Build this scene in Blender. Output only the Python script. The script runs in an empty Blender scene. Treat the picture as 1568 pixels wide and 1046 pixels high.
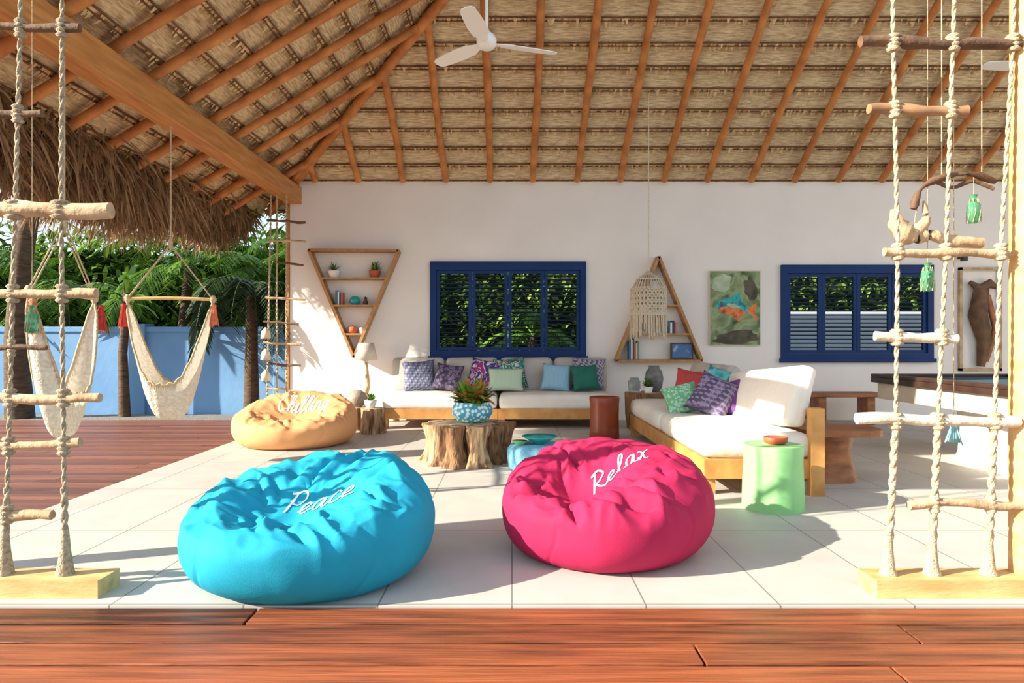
import bpy, math, random
from mathutils import Vector, Matrix, noise, Quaternion
from mathutils.bvhtree import BVHTree
random.seed(7)
S=bpy.context.scene
R=random.random
def U(a,b): return a+(b-a)*random.random()

# ------------------------------------------------------------------ materials
def lin(c):
    o=[]
    for x in c:
        x=x/255.0
        o.append(x/12.92 if x<=0.04045 else ((x+0.055)/1.055)**2.4)
    return (o[0],o[1],o[2],1)

def mat(name,c1,c2=None,rough=.6,scale=6,stretch=(1,1,1),bump=0,bscale=60,bstretch=None,island=False,detail=6,spec=.5,contrast=(.3,.7),metal=0,trans=0,translu=0):
    m=bpy.data.materials.new(name); m.use_nodes=True
    nt=m.node_tree; N=nt.nodes; L=nt.links
    b=N['Principled BSDF']
    b.inputs['Roughness'].default_value=rough
    b.inputs['Metallic'].default_value=metal
    b.inputs['Specular IOR Level'].default_value=spec
    b.inputs['Base Color'].default_value=lin(c1)
    tc=N.new('ShaderNodeTexCoord'); colout=None
    if c2 is not None:
        mp=N.new('ShaderNodeMapping'); mp.inputs['Scale'].default_value=stretch
        L.new(tc.outputs['Object'],mp.inputs['Vector'])
        nz=N.new('ShaderNodeTexNoise'); nz.inputs['Scale'].default_value=scale; nz.inputs['Detail'].default_value=detail
        L.new(mp.outputs['Vector'],nz.inputs['Vector'])
        cr=N.new('ShaderNodeValToRGB')
        cr.color_ramp.elements[0].position=contrast[0]; cr.color_ramp.elements[1].position=contrast[1]
        cr.color_ramp.elements[0].color=lin(c1); cr.color_ramp.elements[1].color=lin(c2)
        if island:
            g=N.new('ShaderNodeNewGeometry')
            ma=N.new('ShaderNodeMath'); ma.operation='MULTIPLY_ADD'
            ma.inputs[1].default_value=island if isinstance(island,float) else .55
            L.new(g.outputs['Random Per Island'],ma.inputs[0])
            m2=N.new('ShaderNodeMath'); m2.operation='MULTIPLY'; m2.inputs[1].default_value=1-ma.inputs[1].default_value
            L.new(nz.outputs['Fac'],m2.inputs[0]); L.new(m2.outputs[0],ma.inputs[2])
            L.new(ma.outputs[0],cr.inputs['Fac'])
        else:
            L.new(nz.outputs['Fac'],cr.inputs['Fac'])
        L.new(cr.outputs['Color'],b.inputs['Base Color']); colout=cr.outputs['Color']
    if bump:
        mp2=N.new('ShaderNodeMapping'); mp2.inputs['Scale'].default_value=bstretch or stretch
        L.new(tc.outputs['Object'],mp2.inputs['Vector'])
        n2=N.new('ShaderNodeTexNoise'); n2.inputs['Scale'].default_value=bscale; n2.inputs['Detail'].default_value=4
        L.new(mp2.outputs['Vector'],n2.inputs['Vector'])
        bp=N.new('ShaderNodeBump'); bp.inputs['Strength'].default_value=bump; bp.inputs['Distance'].default_value=.02
        L.new(n2.outputs['Fac'],bp.inputs['Height']); L.new(bp.outputs['Normal'],b.inputs['Normal'])
    if trans:
        b.inputs['Transmission Weight'].default_value=trans
    if translu:
        tr=N.new('ShaderNodeBsdfTranslucent'); ms=N.new('ShaderNodeMixShader'); ms.inputs[0].default_value=translu
        if colout: L.new(colout,tr.inputs['Color'])
        else: tr.inputs['Color'].default_value=lin(c1)
        L.new(b.outputs[0],ms.inputs[1]); L.new(tr.outputs[0],ms.inputs[2]); L.new(ms.outputs[0],N['Material Output'].inputs['Surface'])
    return m

def ramp_mat(name,stops,scale=5,rough=.7,kind='noise',distort=0,bump=.2,stretch=(1,1,1),interp='LINEAR'):
    m=bpy.data.materials.new(name); m.use_nodes=True
    nt=m.node_tree; N=nt.nodes; L=nt.links; b=N['Principled BSDF']; b.inputs['Roughness'].default_value=rough
    tc=N.new('ShaderNodeTexCoord'); mp=N.new('ShaderNodeMapping'); mp.inputs['Scale'].default_value=stretch
    L.new(tc.outputs['Object'],mp.inputs['Vector'])
    if kind=='noise':
        t=N.new('ShaderNodeTexNoise'); t.inputs['Scale'].default_value=scale; t.inputs['Detail'].default_value=3; t.inputs['Distortion'].default_value=distort; out=t.outputs['Fac']
    elif kind=='voronoi':
        t=N.new('ShaderNodeTexVoronoi'); t.inputs['Scale'].default_value=scale; out=t.outputs['Distance']
    elif kind=='wave':
        t=N.new('ShaderNodeTexWave'); t.inputs['Scale'].default_value=scale; t.inputs['Distortion'].default_value=distort; out=t.outputs['Fac']
    elif kind=='checker':
        t=N.new('ShaderNodeTexMagic'); t.inputs['Scale'].default_value=scale; t.turbulence_depth=2; out=t.outputs['Fac']
    L.new(mp.outputs['Vector'],t.inputs['Vector'])
    cr=N.new('ShaderNodeValToRGB'); cr.color_ramp.interpolation=interp
    e=cr.color_ramp.elements
    while len(e)<len(stops): e.new(.5)
    for i,(p,c) in enumerate(stops):
        e[i].position=p; e[i].color=lin(c)
    L.new(out,cr.inputs['Fac']); L.new(cr.outputs['Color'],b.inputs['Base Color'])
    if bump:
        bp=N.new('ShaderNodeBump'); bp.inputs['Strength'].default_value=bump; bp.inputs['Distance'].default_value=.01
        L.new(out,bp.inputs['Height']); L.new(bp.outputs['Normal'],b.inputs['Normal'])
    return m

M_wall=mat('white_plaster',(240,234,228),(232,226,220),rough=.9,scale=1.2,bump=.12,bscale=14)
M_blue=mat('navy_paint',(8,50,108),(6,42,94),rough=.5,scale=5,spec=.25)
M_slat=mat('shutter_slat_paint',(22,52,84),(16,42,70),rough=.5,scale=5,spec=.25)
M_raft=mat('rafter_wood',(212,140,74),(164,98,46),rough=.6,scale=5,bump=.3,bscale=30)
M_beam=mat('beam_wood',(208,148,84),(170,110,54),rough=.6,scale=3,stretch=(6,.6,6),bump=.2,bscale=20,bstretch=(6,.6,6))
M_batten=mat('batten_wood',(128,84,48),(92,58,32),rough=.8,scale=8)
M_thx=mat('thatch_lining_x',(250,230,188),(172,134,88),rough=.9,scale=7,stretch=(1,8,8),bump=.9,bscale=16,bstretch=(1,9,9),contrast=(.36,.78))
M_thy=mat('thatch_lining_y',(246,222,178),(166,128,82),rough=.9,scale=7,stretch=(8,1,8),bump=.9,bscale=16,bstretch=(9,1,9),contrast=(.36,.78))
M_tip=mat('thatch_tips',(232,204,154),(146,110,68),rough=.9,scale=2,island=True,contrast=(.1,.9))
M_roofbulk=mat('thatch_bulk',(150,122,88),(110,86,58),rough=.95,scale=6)
M_fringe=mat('dry_palm_thatch',(186,152,112),(88,66,46),rough=.85,scale=2,island=True,contrast=(.1,.9),translu=.22)
M_deckF=mat('front_deck_wood',(168,94,58),(66,36,24),rough=.40,scale=5,stretch=(.35,5,5),bump=.5,bscale=10,bstretch=(.3,9,9),island=.35,contrast=(.28,.66),spec=.4)
M_deckL=mat('side_deck_wood',(146,94,72),(84,50,40),rough=.5,scale=3,stretch=(.8,6,6),bump=.2,bscale=20,bstretch=(.4,6,6),island=True,contrast=(.1,.9))
M_ltwood=mat('light_pine',(226,188,130),(196,150,92),rough=.55,scale=4,stretch=(1,4,4),bump=.15,bscale=30)
M_sofawood=mat('sofa_pine',(212,158,90),(184,126,64),rough=.5,scale=6,bump=.1,bscale=30)
M_drift=mat('driftwood',(210,184,148),(158,128,94),rough=.8,scale=7,bump=.5,bscale=24)
M_driftdk=mat('dark_branch',(124,94,68),(80,58,42),rough=.8,scale=7,bump=.5,bscale=24)
M_driftw=mat('white_driftwood',(236,226,206),(206,190,162),rough=.8,scale=7,bump=.4,bscale=24)
M_rope=mat('natural_rope',(226,208,174),(188,162,122),rough=.9,scale=60,bump=.8,bscale=120)
M_mac=mat('macrame_cotton',(244,232,210),(220,204,174),rough=.95,scale=60,bump=.5,bscale=120,translu=.25)
M_cush=mat('white_canvas',(236,230,220),(226,218,206),rough=.9,scale=3,bump=.2,bscale=12)
M_cushg=mat('grey_canvas',(190,182,174),(172,164,156),rough=.9,scale=3,bump=.2,bscale=12)
M_knit=mat('cotton_knit',(238,230,214),(206,196,176),rough=.95,scale=40,bump=.9,bscale=45,translu=.2)
M_bark=mat('bark',(160,118,80),(80,52,32),rough=.85,scale=10,stretch=(4,4,.8),bump=.8,bscale=18,bstretch=(3,3,.5))
M_barkl=mat('weathered_trunk',(206,172,130),(104,70,44),rough=.85,scale=7,stretch=(3,3,.6),bump=.9,bscale=14,bstretch=(3,3,.5),contrast=(.36,.64))
M_cut=mat('cut_log_top',(206,186,156),(140,112,82),rough=.7,scale=5,bump=.3,bscale=20)
M_slab=mat('teak_slab',(176,112,66),(118,68,38),rough=.5,scale=4,stretch=(1,3,3),bump=.2,bscale=12)
M_leaf=mat('leaf_green',(124,168,58),(34,76,26),rough=.5,scale=3,island=True,contrast=(.1,.9),translu=.25)
M_leafdk=mat('hedge_leaf',(130,170,62),(26,58,24),rough=.55,scale=1.2,island=True,contrast=(.15,.85),translu=.25)
M_leafshade=mat('shaded_palm_leaf',(62,88,44),(18,36,20),rough=.5,scale=1.2,island=True,contrast=(.15,.85))  # palm leaf with shade painted into its colour
M_leaflit=mat('sunlit_leaf',(170,200,84),(50,96,36),rough=.55,scale=1.2,island=True,contrast=(.1,.9),translu=.3)  # lighter copy of the hedge leaf, sunlight painted into the colour
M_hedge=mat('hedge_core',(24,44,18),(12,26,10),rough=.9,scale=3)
M_trunk=mat('palm_trunk',(98,78,58),(58,44,32),rough=.9,scale=6,stretch=(1,1,4),bump=.8,bscale=10,bstretch=(1,1,5))
M_croton=ramp_mat('croton_leaf',[(.3,(60,104,44)),(.5,(140,150,50)),(.6,(190,90,50)),(.75,(120,40,40))],scale=14,rough=.45,bump=0)
M_terra=mat('terracotta',(196,98,60),(168,78,46),rough=.6,scale=5)
M_stool=mat('burnt_orange_lacquer',(150,66,38),(132,54,30),rough=.35,scale=4)
M_greenp=mat('mint_green_paint',(148,208,138),(132,194,124),rough=.5,scale=3,bump=.4,bscale=6)
M_fan=mat('fan_white',(238,236,230),rough=.4)
M_white=mat('white_paint',(238,234,228),(228,224,218),rough=.6,scale=3)
M_gwall=mat('blue_garden_wall',(120,164,206),(102,148,194),rough=.9,scale=1,bump=.2,bscale=8)
M_wwall=mat('white_garden_wall',(214,222,236),(200,210,226),rough=.9,scale=1)
M_gravel=mat('gravel',(164,158,150),(92,88,84),rough=.9,scale=60,bump=1,bscale=60)
M_soil=mat('garden_soil',(88,92,60),(62,56,40),rough=1,scale=3)
M_teal=mat('teal_ceramic',(40,170,164),(26,140,140),rough=.2,scale=6)
M_glass=mat('green_glass',(110,190,140),rough=.1,trans=.6)
M_clear=mat('clear_glass',(225,235,232),rough=.05,trans=.8)
M_greyc=mat('grey_ceramic',(120,120,118),(90,90,90),rough=.4,scale=20)
M_shade=mat('linen_shade',(206,196,180),(196,186,170),rough=.9,scale=30)
M_sisal=mat('stone_grey',(168,156,142),(140,128,114),rough=.8,scale=8,bump=.4)
M_orangeT=mat('orange_tassel',(226,132,92),(200,104,70),rough=.95,scale=30)
M_redT=mat('red_tassel',(206,70,60),(180,50,46),rough=.95,scale=30)
M_aqua=mat('aqua_tassel',(150,206,214),(120,180,196),rough=.95,scale=30)
M_text=mat('white_print',(250,248,244),rough=.6)
M_dark=mat('dark_walnut',(70,48,38),(48,32,26),rough=.4,scale=5)
M_gap=mat('deck_shadow_gap',(30,18,12),(20,12,8),rough=.9,scale=5)
M_cloth=mat('blue_table_cloth',(44,78,92),(38,70,84),rough=.95,scale=20)
M_cream=mat('cream_panel',(226,212,188),(214,198,172),rough=.5,scale=4)
M_pot=ramp_mat('patterned_pot',[(0,(220,240,242)),(.36,(220,240,242)),(.44,(90,174,196)),(.7,(60,150,178))],scale=24,rough=.3,kind='voronoi',bump=.1)
M_black=mat('black_metal',(40,38,36),rough=.4)

def tile_mat():
    m=bpy.data.materials.new('porcelain_tile'); m.use_nodes=True
    nt=m.node_tree;N=nt.nodes;L=nt.links;b=N['Principled BSDF']; b.inputs['Roughness'].default_value=.58
    g=N.new('ShaderNodeNewGeometry'); mp=N.new('ShaderNodeMapping')
    mp.inputs['Location'].default_value=(0.0,-.68,0)
    L.new(g.outputs['Position'],mp.inputs['Vector'])
    br=N.new('ShaderNodeTexBrick'); br.offset=0; br.inputs['Scale'].default_value=1
    br.inputs['Brick Width'].default_value=.61; br.inputs['Row Height'].default_value=1.22
    br.inputs['Mortar Size'].default_value=.004; br.inputs['Mortar Smooth'].default_value=.1
    br.inputs['Color1'].default_value=lin((206,201,192)); br.inputs['Color2'].default_value=lin((198,194,186)); br.inputs['Mortar'].default_value=lin((138,132,124))
    L.new(mp.outputs['Vector'],br.inputs['Vector'])
    nz=N.new('ShaderNodeTexNoise'); nz.inputs['Scale'].default_value=3; nz.inputs['Detail'].default_value=8
    L.new(g.outputs['Position'],nz.inputs['Vector'])
    mx=N.new('ShaderNodeMix'); mx.data_type='RGBA'; mx.blend_type='MULTIPLY'; mx.inputs['Factor'].default_value=.3
    L.new(br.outputs['Color'],mx.inputs['A']); L.new(nz.outputs['Fac'],mx.inputs['B'])
    L.new(mx.outputs['Result'],b.inputs['Base Color'])
    bp=N.new('ShaderNodeBump'); bp.invert=True; bp.inputs['Strength'].default_value=.4; bp.inputs['Distance'].default_value=.003
    L.new(br.outputs['Fac'],bp.inputs['Height']); L.new(bp.outputs['Normal'],b.inputs['Normal'])
    return m
M_tile=tile_mat()

# ------------------------------------------------------------------ mesh builder
class B:
    def __init__(s,name): s.name=name; s.v=[]; s.f=[]; s.m=[]; s.sm=[]; s.mats=[]
    def add(s,vs,fs,m,smooth=False):
        if m not in s.mats: s.mats.append(m)
        k=s.mats.index(m); o=len(s.v)
        s.v.extend([Vector(v) for v in vs])
        for f in fs:
            s.f.append([i+o for i in f]); s.m.append(k); s.sm.append(smooth)
    def box(s,x0,x1,y0,y1,z0,z1,m,X=None):
        vs=[Vector((x,y,z)) for x in (x0,x1) for y in (y0,y1) for z in (z0,z1)]
        if X is not None: vs=[X@v for v in vs]
        s.add(vs,[(0,1,3,2),(4,6,7,5),(0,4,5,1),(2,3,7,6),(0,2,6,4),(1,5,7,3)],m)
    def beam(s,p0,p1,w,side,t,m):
        p0=Vector(p0);p1=Vector(p1);d=(p1-p0).normalized();sd=Vector(side).normalized();n=d.cross(sd).normalized()
        vs=[p+sd*a*w/2+n*c*t/2 for p in (p0,p1) for a in (-1,1) for c in (-1,1)]
        s.add(vs,[(0,1,3,2),(4,6,7,5),(0,4,5,1),(2,3,7,6),(0,2,6,4),(1,5,7,3)],m)
    def tube(s,pts,r,m,n=8,wob=0,seed=0):
        pts=[Vector(p) for p in pts]; K=len(pts)
        rs=r if isinstance(r,(list,tuple)) else [r]*K
        vs=[];fs=[]
        ref=None
        for i,p in enumerate(pts):
            d=(pts[min(i+1,K-1)]-pts[max(i-1,0)])
            if d.length<1e-9: d=Vector((0,0,1))
            d.normalize()
            if ref is None:
                ref=Vector((0,0,1)) if abs(d.z)<.9 else Vector((1,0,0))
            a=d.cross(ref).normalized(); bb=d.cross(a).normalized()
            for k in range(n):
                t=2*math.pi*k/n
                rr=rs[i]
                if wob: rr*=1+wob*noise.noise(Vector((math.cos(t)*1.5+seed,math.sin(t)*1.5,i*.7+seed*3)))
                vs.append(p+(a*math.cos(t)+bb*math.sin(t))*rr)
        for i in range(K-1):
            for k in range(n):
                k2=(k+1)%n
                fs.append((i*n+k,i*n+k2,(i+1)*n+k2,(i+1)*n+k))
        s.add(vs,fs,m,True)
        s.add([vs[k] for k in range(n)],[tuple(range(n))],m)
        s.add([vs[(K-1)*n+k] for k in range(n)],[tuple(range(n))[::-1]],m)
    def lathe(s,prof,c,m,n=28,wob=None,smooth=True,sx=1,sy=1):
        vs=[];fs=[];K=len(prof)
        for i,(r,z) in enumerate(prof):
            for k in range(n):
                t=2*math.pi*k/n
                q=wob(t,z) if wob else 1
                vs.append((c[0]+r*q*sx*math.cos(t),c[1]+r*q*sy*math.sin(t),c[2]+z))
        for i in range(K-1):
            for k in range(n):
                k2=(k+1)%n
                fs.append((i*n+k,i*n+k2,(i+1)*n+k2,(i+1)*n+k))
        s.add(vs,fs,m,smooth)
        if prof[0][0]>1e-4: s.add(vs[:n],[tuple(range(n))[::-1]],m)
        if prof[-1][0]>1e-4: s.add(vs[-n:],[tuple(range(n))],m)
    def rbox(s,c,d,r,m,X=None,puff=0,n=7):
        h=[x/2 for x in d]
        def axis(a):
            L=[-a,-a+.3*r,-a+r]
            k=n
            for i in range(1,k): L.append(-a+r+(2*a-2*r)*i/k)
            return L+[a-r,a-.3*r,a]
        ax=[axis(q) for q in h]
        for d0 in range(3):
            d1=(d0+1)%3;d2=(d0+2)%3
            for sg in (-1,1):
                vs=[];fs=[];n1=len(ax[d1]);n2=len(ax[d2])
                for a in ax[d1]:
                    for b_ in ax[d2]:
                        p=[0,0,0];p[d0]=sg*h[d0];p[d1]=a;p[d2]=b_
                        q=[max(-(h[i]-r),min(h[i]-r,p[i])) for i in range(3)]
                        dv=Vector(p)-Vector(q)
                        dv=dv.normalized()*r
                        o=Vector(q)+dv
                        if puff:
                            bx=[max(0,1-(p[i]/h[i])**2) for i in range(3)]
                            th=min(range(3),key=lambda i:d[i])
                            oth=[i for i in range(3) if i!=th]
                            o[th]+= puff*(bx[oth[0]]*bx[oth[1]])**.6*(1 if p[th]>0 else -1)*(abs(p[th])/h[th])
                            for i in range(3): o[i]+=.008*noise.noise(Vector(p)*5+Vector(c)*3+Vector((i*9,0,0)))
                        o=o+Vector(c) if X is None else X@(o)+Vector(c)
                        vs.append(o)
                for i in range(n1-1):
                    for j in range(n2-1):
                        f=(i*n2+j,(i+1)*n2+j,(i+1)*n2+j+1,i*n2+j+1)
                        fs.append(f if sg>0 else f[::-1])
                s.add(vs,fs,m,True)
    def leaf(s,base,d,L,w,droop,m,seg=4,side=None):
        p=Vector(base);d=Vector(d).normalized()
        sd=side or d.cross(Vector((0,0,1)))
        if sd.length<1e-3: sd=Vector((1,0,0))
        sd=sd.normalized(); vs=[];fs=[]
        for i in range(seg+1):
            t=i/seg
            ww=w*math.sin(math.pi*min(1,.12+t*.88))**.8 if t<1 else 0.001
            vs+= [p-sd*ww/2,p+sd*ww/2]
            p=p+d*L/seg; d=(d+Vector((0,0,-droop/seg))).normalized()
        for i in range(seg): fs.append((2*i,2*i+1,2*i+3,2*i+2))
        s.add(vs,fs,m,True)
    def build(s,bevel=0,parent=None,origin=None,weld=False):
        me=bpy.data.meshes.new(s.name)
        xs=[v.x for v in s.v];ys=[v.y for v in s.v];zs=[v.z for v in s.v]
        o=origin or Vector(((min(xs)+max(xs))/2,(min(ys)+max(ys))/2,min(zs)))
        me.from_pydata([v-o for v in s.v],[],s.f)
        for mm in s.mats: me.materials.append(mm)
        me.polygons.foreach_set('material_index',s.m); me.polygons.foreach_set('use_smooth',s.sm); me.update()
        ob=bpy.data.objects.new(s.name,me); ob.location=o; S.collection.objects.link(ob)
        if weld:
            w=ob.modifiers.new('weld','WELD'); w.merge_threshold=.0005
        if bevel:
            bm=ob.modifiers.new('bevel','BEVEL'); bm.width=bevel; bm.segments=2; bm.limit_method='ANGLE'
        if parent: ob.parent=parent
        return ob

# ------------------------------------------------------------------ room shell
WY=10.45
b=B('floor'); b.box(-3.35,9.6,3.10,WY+.25,-.12,0,M_tile); b.build()
b=B('garden_ground'); b.box(-30,30,-6,40,-.22,-.14,M_soil); b.build()
b=B('gravel_path'); b.box(-14,-3.4,10.5,11.52,-.139,-.03,M_gravel); b.build()

b=B('deck_front')
y=3.085; i=0
while y>-1.6:
    x=-9+U(-2,0)
    while x<9:
        l=U(2.6,5.0)
        b.box(x,min(x+l-.010,9.5),y-.168,y,-.05,-.002+U(-.002,.002),M_deckF); x+=l
    y-=.186
b.build(bevel=.004)
b=B('deck_side')
y=10.45
while y>3.12:
    x=-12
    while x<-3.36:
        l=U(2.5,4.5); e=min(x+l-.005,-3.36)
        b.box(x,e,y-.096,y,-.04,-.003+U(-.0015,.0015),M_deckL); x+=l
    y-=.105
b.build()
b=B('deck_gap_shade');  # solid dark sheet under the planks; gap shade is put into its colour
b.box(-12,9.5,-1.6,3.09,-.13,-.055,M_gap); b.box(-12,-3.37,3.12,10.45,-.13,-.045,M_gap); b.build()

W1=(-1.25,1.13,.95,2.42); W2=(4.11,6.43,.91,2.37)
b=B('wall_back')
def wseg(x0,x1,z0,z1): b.box(x0,x1,WY,WY+.22,z0,z1,M_wall)
wseg(-3.4,W1[0]+.02,0,3.66); wseg(W1[0]+.02,W1[1]-.02,0,W1[2]+.02); wseg(W1[0]+.02,W1[1]-.02,W1[3]-.02,3.66)
wseg(W1[1]-.02,W2[0]+.02,0,3.66); wseg(W2[0]+.02,W2[1]-.02,0,W2[2]+.02); wseg(W2[0]+.02,W2[1]-.02,W2[3]-.02,3.66)
wseg(W2[1]-.02,9.6,0,3.66); b.build(weld=True)
b=B('wall_right'); b.box(9.4,9.6,5.6,WY,0,3.66,M_wall); b.build()

def window(name,x0,x1,z0,z1):
    b=B(name); yf=WY-.05; yb=WY+.10
    fw=.09
    b.box(x0,x1,yf,yb,z1-.13,z1,M_blue); b.box(x0,x1,yf,yb,z0,z0+.11,M_blue)
    b.box(x0,x0+fw,yf,yb,z0+.11,z1-.13,M_blue); b.box(x1-fw,x1,yf,yb,z0+.11,z1-.13,M_blue)
    b.box(x0-.03,x1+.03,yf-.02,yf+.02,z0-.03,z0+.03,M_blue)
    n=4; iw=(x1-x0-2*fw)/n
    for k in range(n):
        a=x0+fw+k*iw; c=a+iw
        b.box(a+.004,a+.055,WY-.02,WY+.03,z0+.115,z1-.135,M_blue); b.box(c-.055,c-.004,WY-.02,WY+.03,z0+.115,z1-.135,M_blue)
        b.box(a+.055,c-.055,WY-.02,WY+.03,z1-.18,z1-.135,M_blue); b.box(a+.055,c-.055,WY-.02,WY+.03,z0+.115,z0+.16,M_blue)
        zz=z0+.20
        while zz<z1-.19:
            X=Matrix.Translation((0,WY+.005,zz))@Matrix.Rotation(math.radians(-12),4,'X')
            b.box(a+.055,c-.055,-.028,.028,-.004,.004,M_slat,X); zz+=.062
    return b.build()
window('window_1',*W1); window('window_2',*W2)

# ------------------------------------------------------------------ roof
SL=.6; XC=-3.4; ZC=3.65; TR=4.65; XE=9.5; YF=4.6
NB=Vector((0,SL,1)).normalized(); NL=Vector((-SL,0,1)).normalized()
def bp_(x,t,o=0): return Vector((x,WY-t,ZC+SL*t))+NB*o
def lp_(y,t,o=0): return Vector((XC+t,y,ZC+SL*t))+NL*o
b=B('ceiling')
pitch=.29
t=-.6
while t<TR:
    t1=min(t+pitch+.05,TR+.02); vs=[];fs=[]; n=int((XE-(XC+t))/.05)
    for i in range(n+1):
        u=i/n
        xa=(XC+t)+(XE-(XC+t))*u; xb=(XC+t1)+(XE-(XC+t1))*u
        vs.append(bp_(xa,t+U(-.02,.02),.012+U(-.008,.006))); vs.append(bp_(xa*.6+xb*.4,t+.4*(t1-t),.03+U(-.006,.006))); vs.append(bp_(xb,t1,.06))
    for i in range(n):
        for k in (0,1): fs.append((i*3+k,i*3+3+k,i*3+4+k,i*3+1+k))
    b.add(vs,fs,M_thx,False)
    for i in range(int(n*1.3)):
        x=U(XC+t,XE); w=U(.008,.03)
        a=bp_(x,t+.03,-.004);c=bp_(x+U(-.02,.02),t-U(.015,.07),-.012+U(-.015,.01))
        if x>XC+t+.05: b.add([a+Vector((-w,0,0)),a+Vector((w,0,0)),c+Vector((w*.4,0,0)),c+Vector((-w*.4,0,0))],[(0,1,2,3)],M_tip)
    t+=pitch
t=-1.0
while t<5.8:
    t1=t+pitch+.05; vs=[];fs=[]; ya=WY-t; yb=max(WY-t1,YF)
    if ya-YF<.06: break
    n=max(2,int((ya-YF)/.05))
    for i in range(n+1):
        u=i/n
        a=YF+(ya-YF)*u; c=YF+(yb-YF)*u
        vs.append(lp_(a,t+U(-.02,.02),.012+U(-.008,.006))); vs.append(lp_(a*.6+c*.4,t+.4*(t1-t),.03+U(-.006,.006))); vs.append(lp_(c,t1,.06))
    for i in range(n):
        for k in (0,1): fs.append((i*3+k,i*3+3+k,i*3+4+k,i*3+1+k))
    b.add(vs,fs,M_thy,False)
    for i in range(int(n*1.3)):
        y=U(YF,ya-.05); w=U(.008,.03)
        a=lp_(y,t+.03,-.004);c=lp_(y+U(-.02,.02),t-U(.015,.07),-.012+U(-.015,.01))
        b.add([a+Vector((0,-w,0)),a+Vector((0,w,0)),c+Vector((0,w*.4,0)),c+Vector((0,-w*.4,0))],[(0,1,2,3)],M_tip)
    t+=pitch
b.add([bp_(XC-.6,-.6,.10),bp_(XE,-.6,.10),bp_(XE,TR,.10),bp_(XC+TR,TR,.10),bp_(XC-.6,-.6,.22),bp_(XE,-.6,.22),bp_(XE,TR,.22),bp_(XC+TR,TR,.22)],
      [(0,1,2,3),(7,6,5,4),(0,4,5,1),(1,5,6,2),(2,6,7,3)],M_roofbulk)
q=[(WY+1,-1.0),(WY-5.85,5.85),(YF,5.85),(YF,-1.0)]
b.add([lp_(y,t,.10) for y,t in q]+[lp_(y,t,.22) for y,t in q],[(0,1,2,3),(7,6,5,4),(2,6,7,3),(3,7,4,0),(1,5,6,2)],M_roofbulk)
b.build()

b=B('roof_battens')
t=-.6
while t<TR:
    for o in (0,.04):
        b.tube([bp_(XC+t+(XE-XC-t)*k/10,t+o,-.006+U(-.004,.004)) for k in range(11)],.010,M_batten,5)
    t+=pitch
t=-1.0
while t<5.6:
    ya=WY-t
    for o in (0,.04):
        b.tube([lp_(YF+(ya-YF)*k/8,t+o,-.006+U(-.004,.004)) for k in range(9)],.010,M_batten,5)
    t+=pitch
b.build()

b=B('roof_rafters')
x=-2.98
while x<9.4:
    L=min(TR,x+3.4)
    K=7; w=U(-.03,.03)
    b.tube([bp_(x+w*math.sin(3*k/K)+U(-.008,.008),-.0+.07+(L-.07)*k/K,-.062) for k in range(K+1)],[.050+U(-.004,.004) for k in range(K+1)],M_raft,9)
    x+=.66
y=10.0
while y>YF:
    L=min(WY-y,5.85); K=8
    b.tube([lp_(y+U(-.01,.01),-.95+(L+.95)*k/K,-.062) for k in range(K+1)],[.05+U(-.004,.004) for k in range(K+1)],M_raft,9)
    y-=.62
b.tube([Vector((XC-.5+(TR+.5)*k/8,WY+.5-(TR+.5)*k/8,ZC+SL*(-.5+(TR+.5)*k/8)-.09)) for k in range(9)],.062,M_raft,10)
b.tube([bp_(-3.2,.1,-.07),bp_(-1.9,1.5,-.07)],.045,M_raft,8)
b.tube([lp_(10.3,.0,-.07),lp_(9.0,1.45,-.07)],.045,M_raft,8)
b.tube([Vector((XC+TR,WY-TR,ZC+SL*TR-.12)),Vector((XE,WY-TR,ZC+SL*TR-.12))],.09,M_raft,10)
b.build()

b=B('roof_beam')
b.box(-3.44,-3.22,4.2,WY+.1,3.30,3.56,M_beam); b.build(bevel=.012)
b=B('corner_post'); b.box(-3.46,-3.405,WY-.02,WY+.16,-.03,3.30,M_beam); b.build(bevel=.01)
b=B('ladder_frame')
b.box(-3.9,2.9,3.17,3.42,3.42,3.66,M_beam)
b.lathe([(.085,0),(.082,1.6),(.078,3.42)],(2.50,3.30,0),M_ltwood,16)
b.lathe([(.085,0),(.082,1.6),(.078,3.42)],(-3.75,3.30,0),M_ltwood,16)
b.box(-3.44,-3.22,3.42,4.2,3.42,3.56,M_beam)
b.build()

# thatch fringe
b=B('thatch_fringe')
for i in range(11000):
    y=U(4.5,11.1); 
    tt=U(-1.35,-.72); z0=ZC+SL*tt+U(-.02,.16)
    p=Vector((XC+tt,y,z0)); d=Vector((U(-1.0,.35),U(-.7,.7),U(-.6,.05))).normalized()
    L=U(.3,.8)*(1+.55*noise.noise(Vector((y*1.7,3,0))))
    if y>9.0: L*=.6
    b.leaf(p,d,L,U(.012,.04),U(.6,2.0),M_fringe,4,side=Vector((U(-1,1),U(-1,1),U(-.3,.3))))
b.build()

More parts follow.
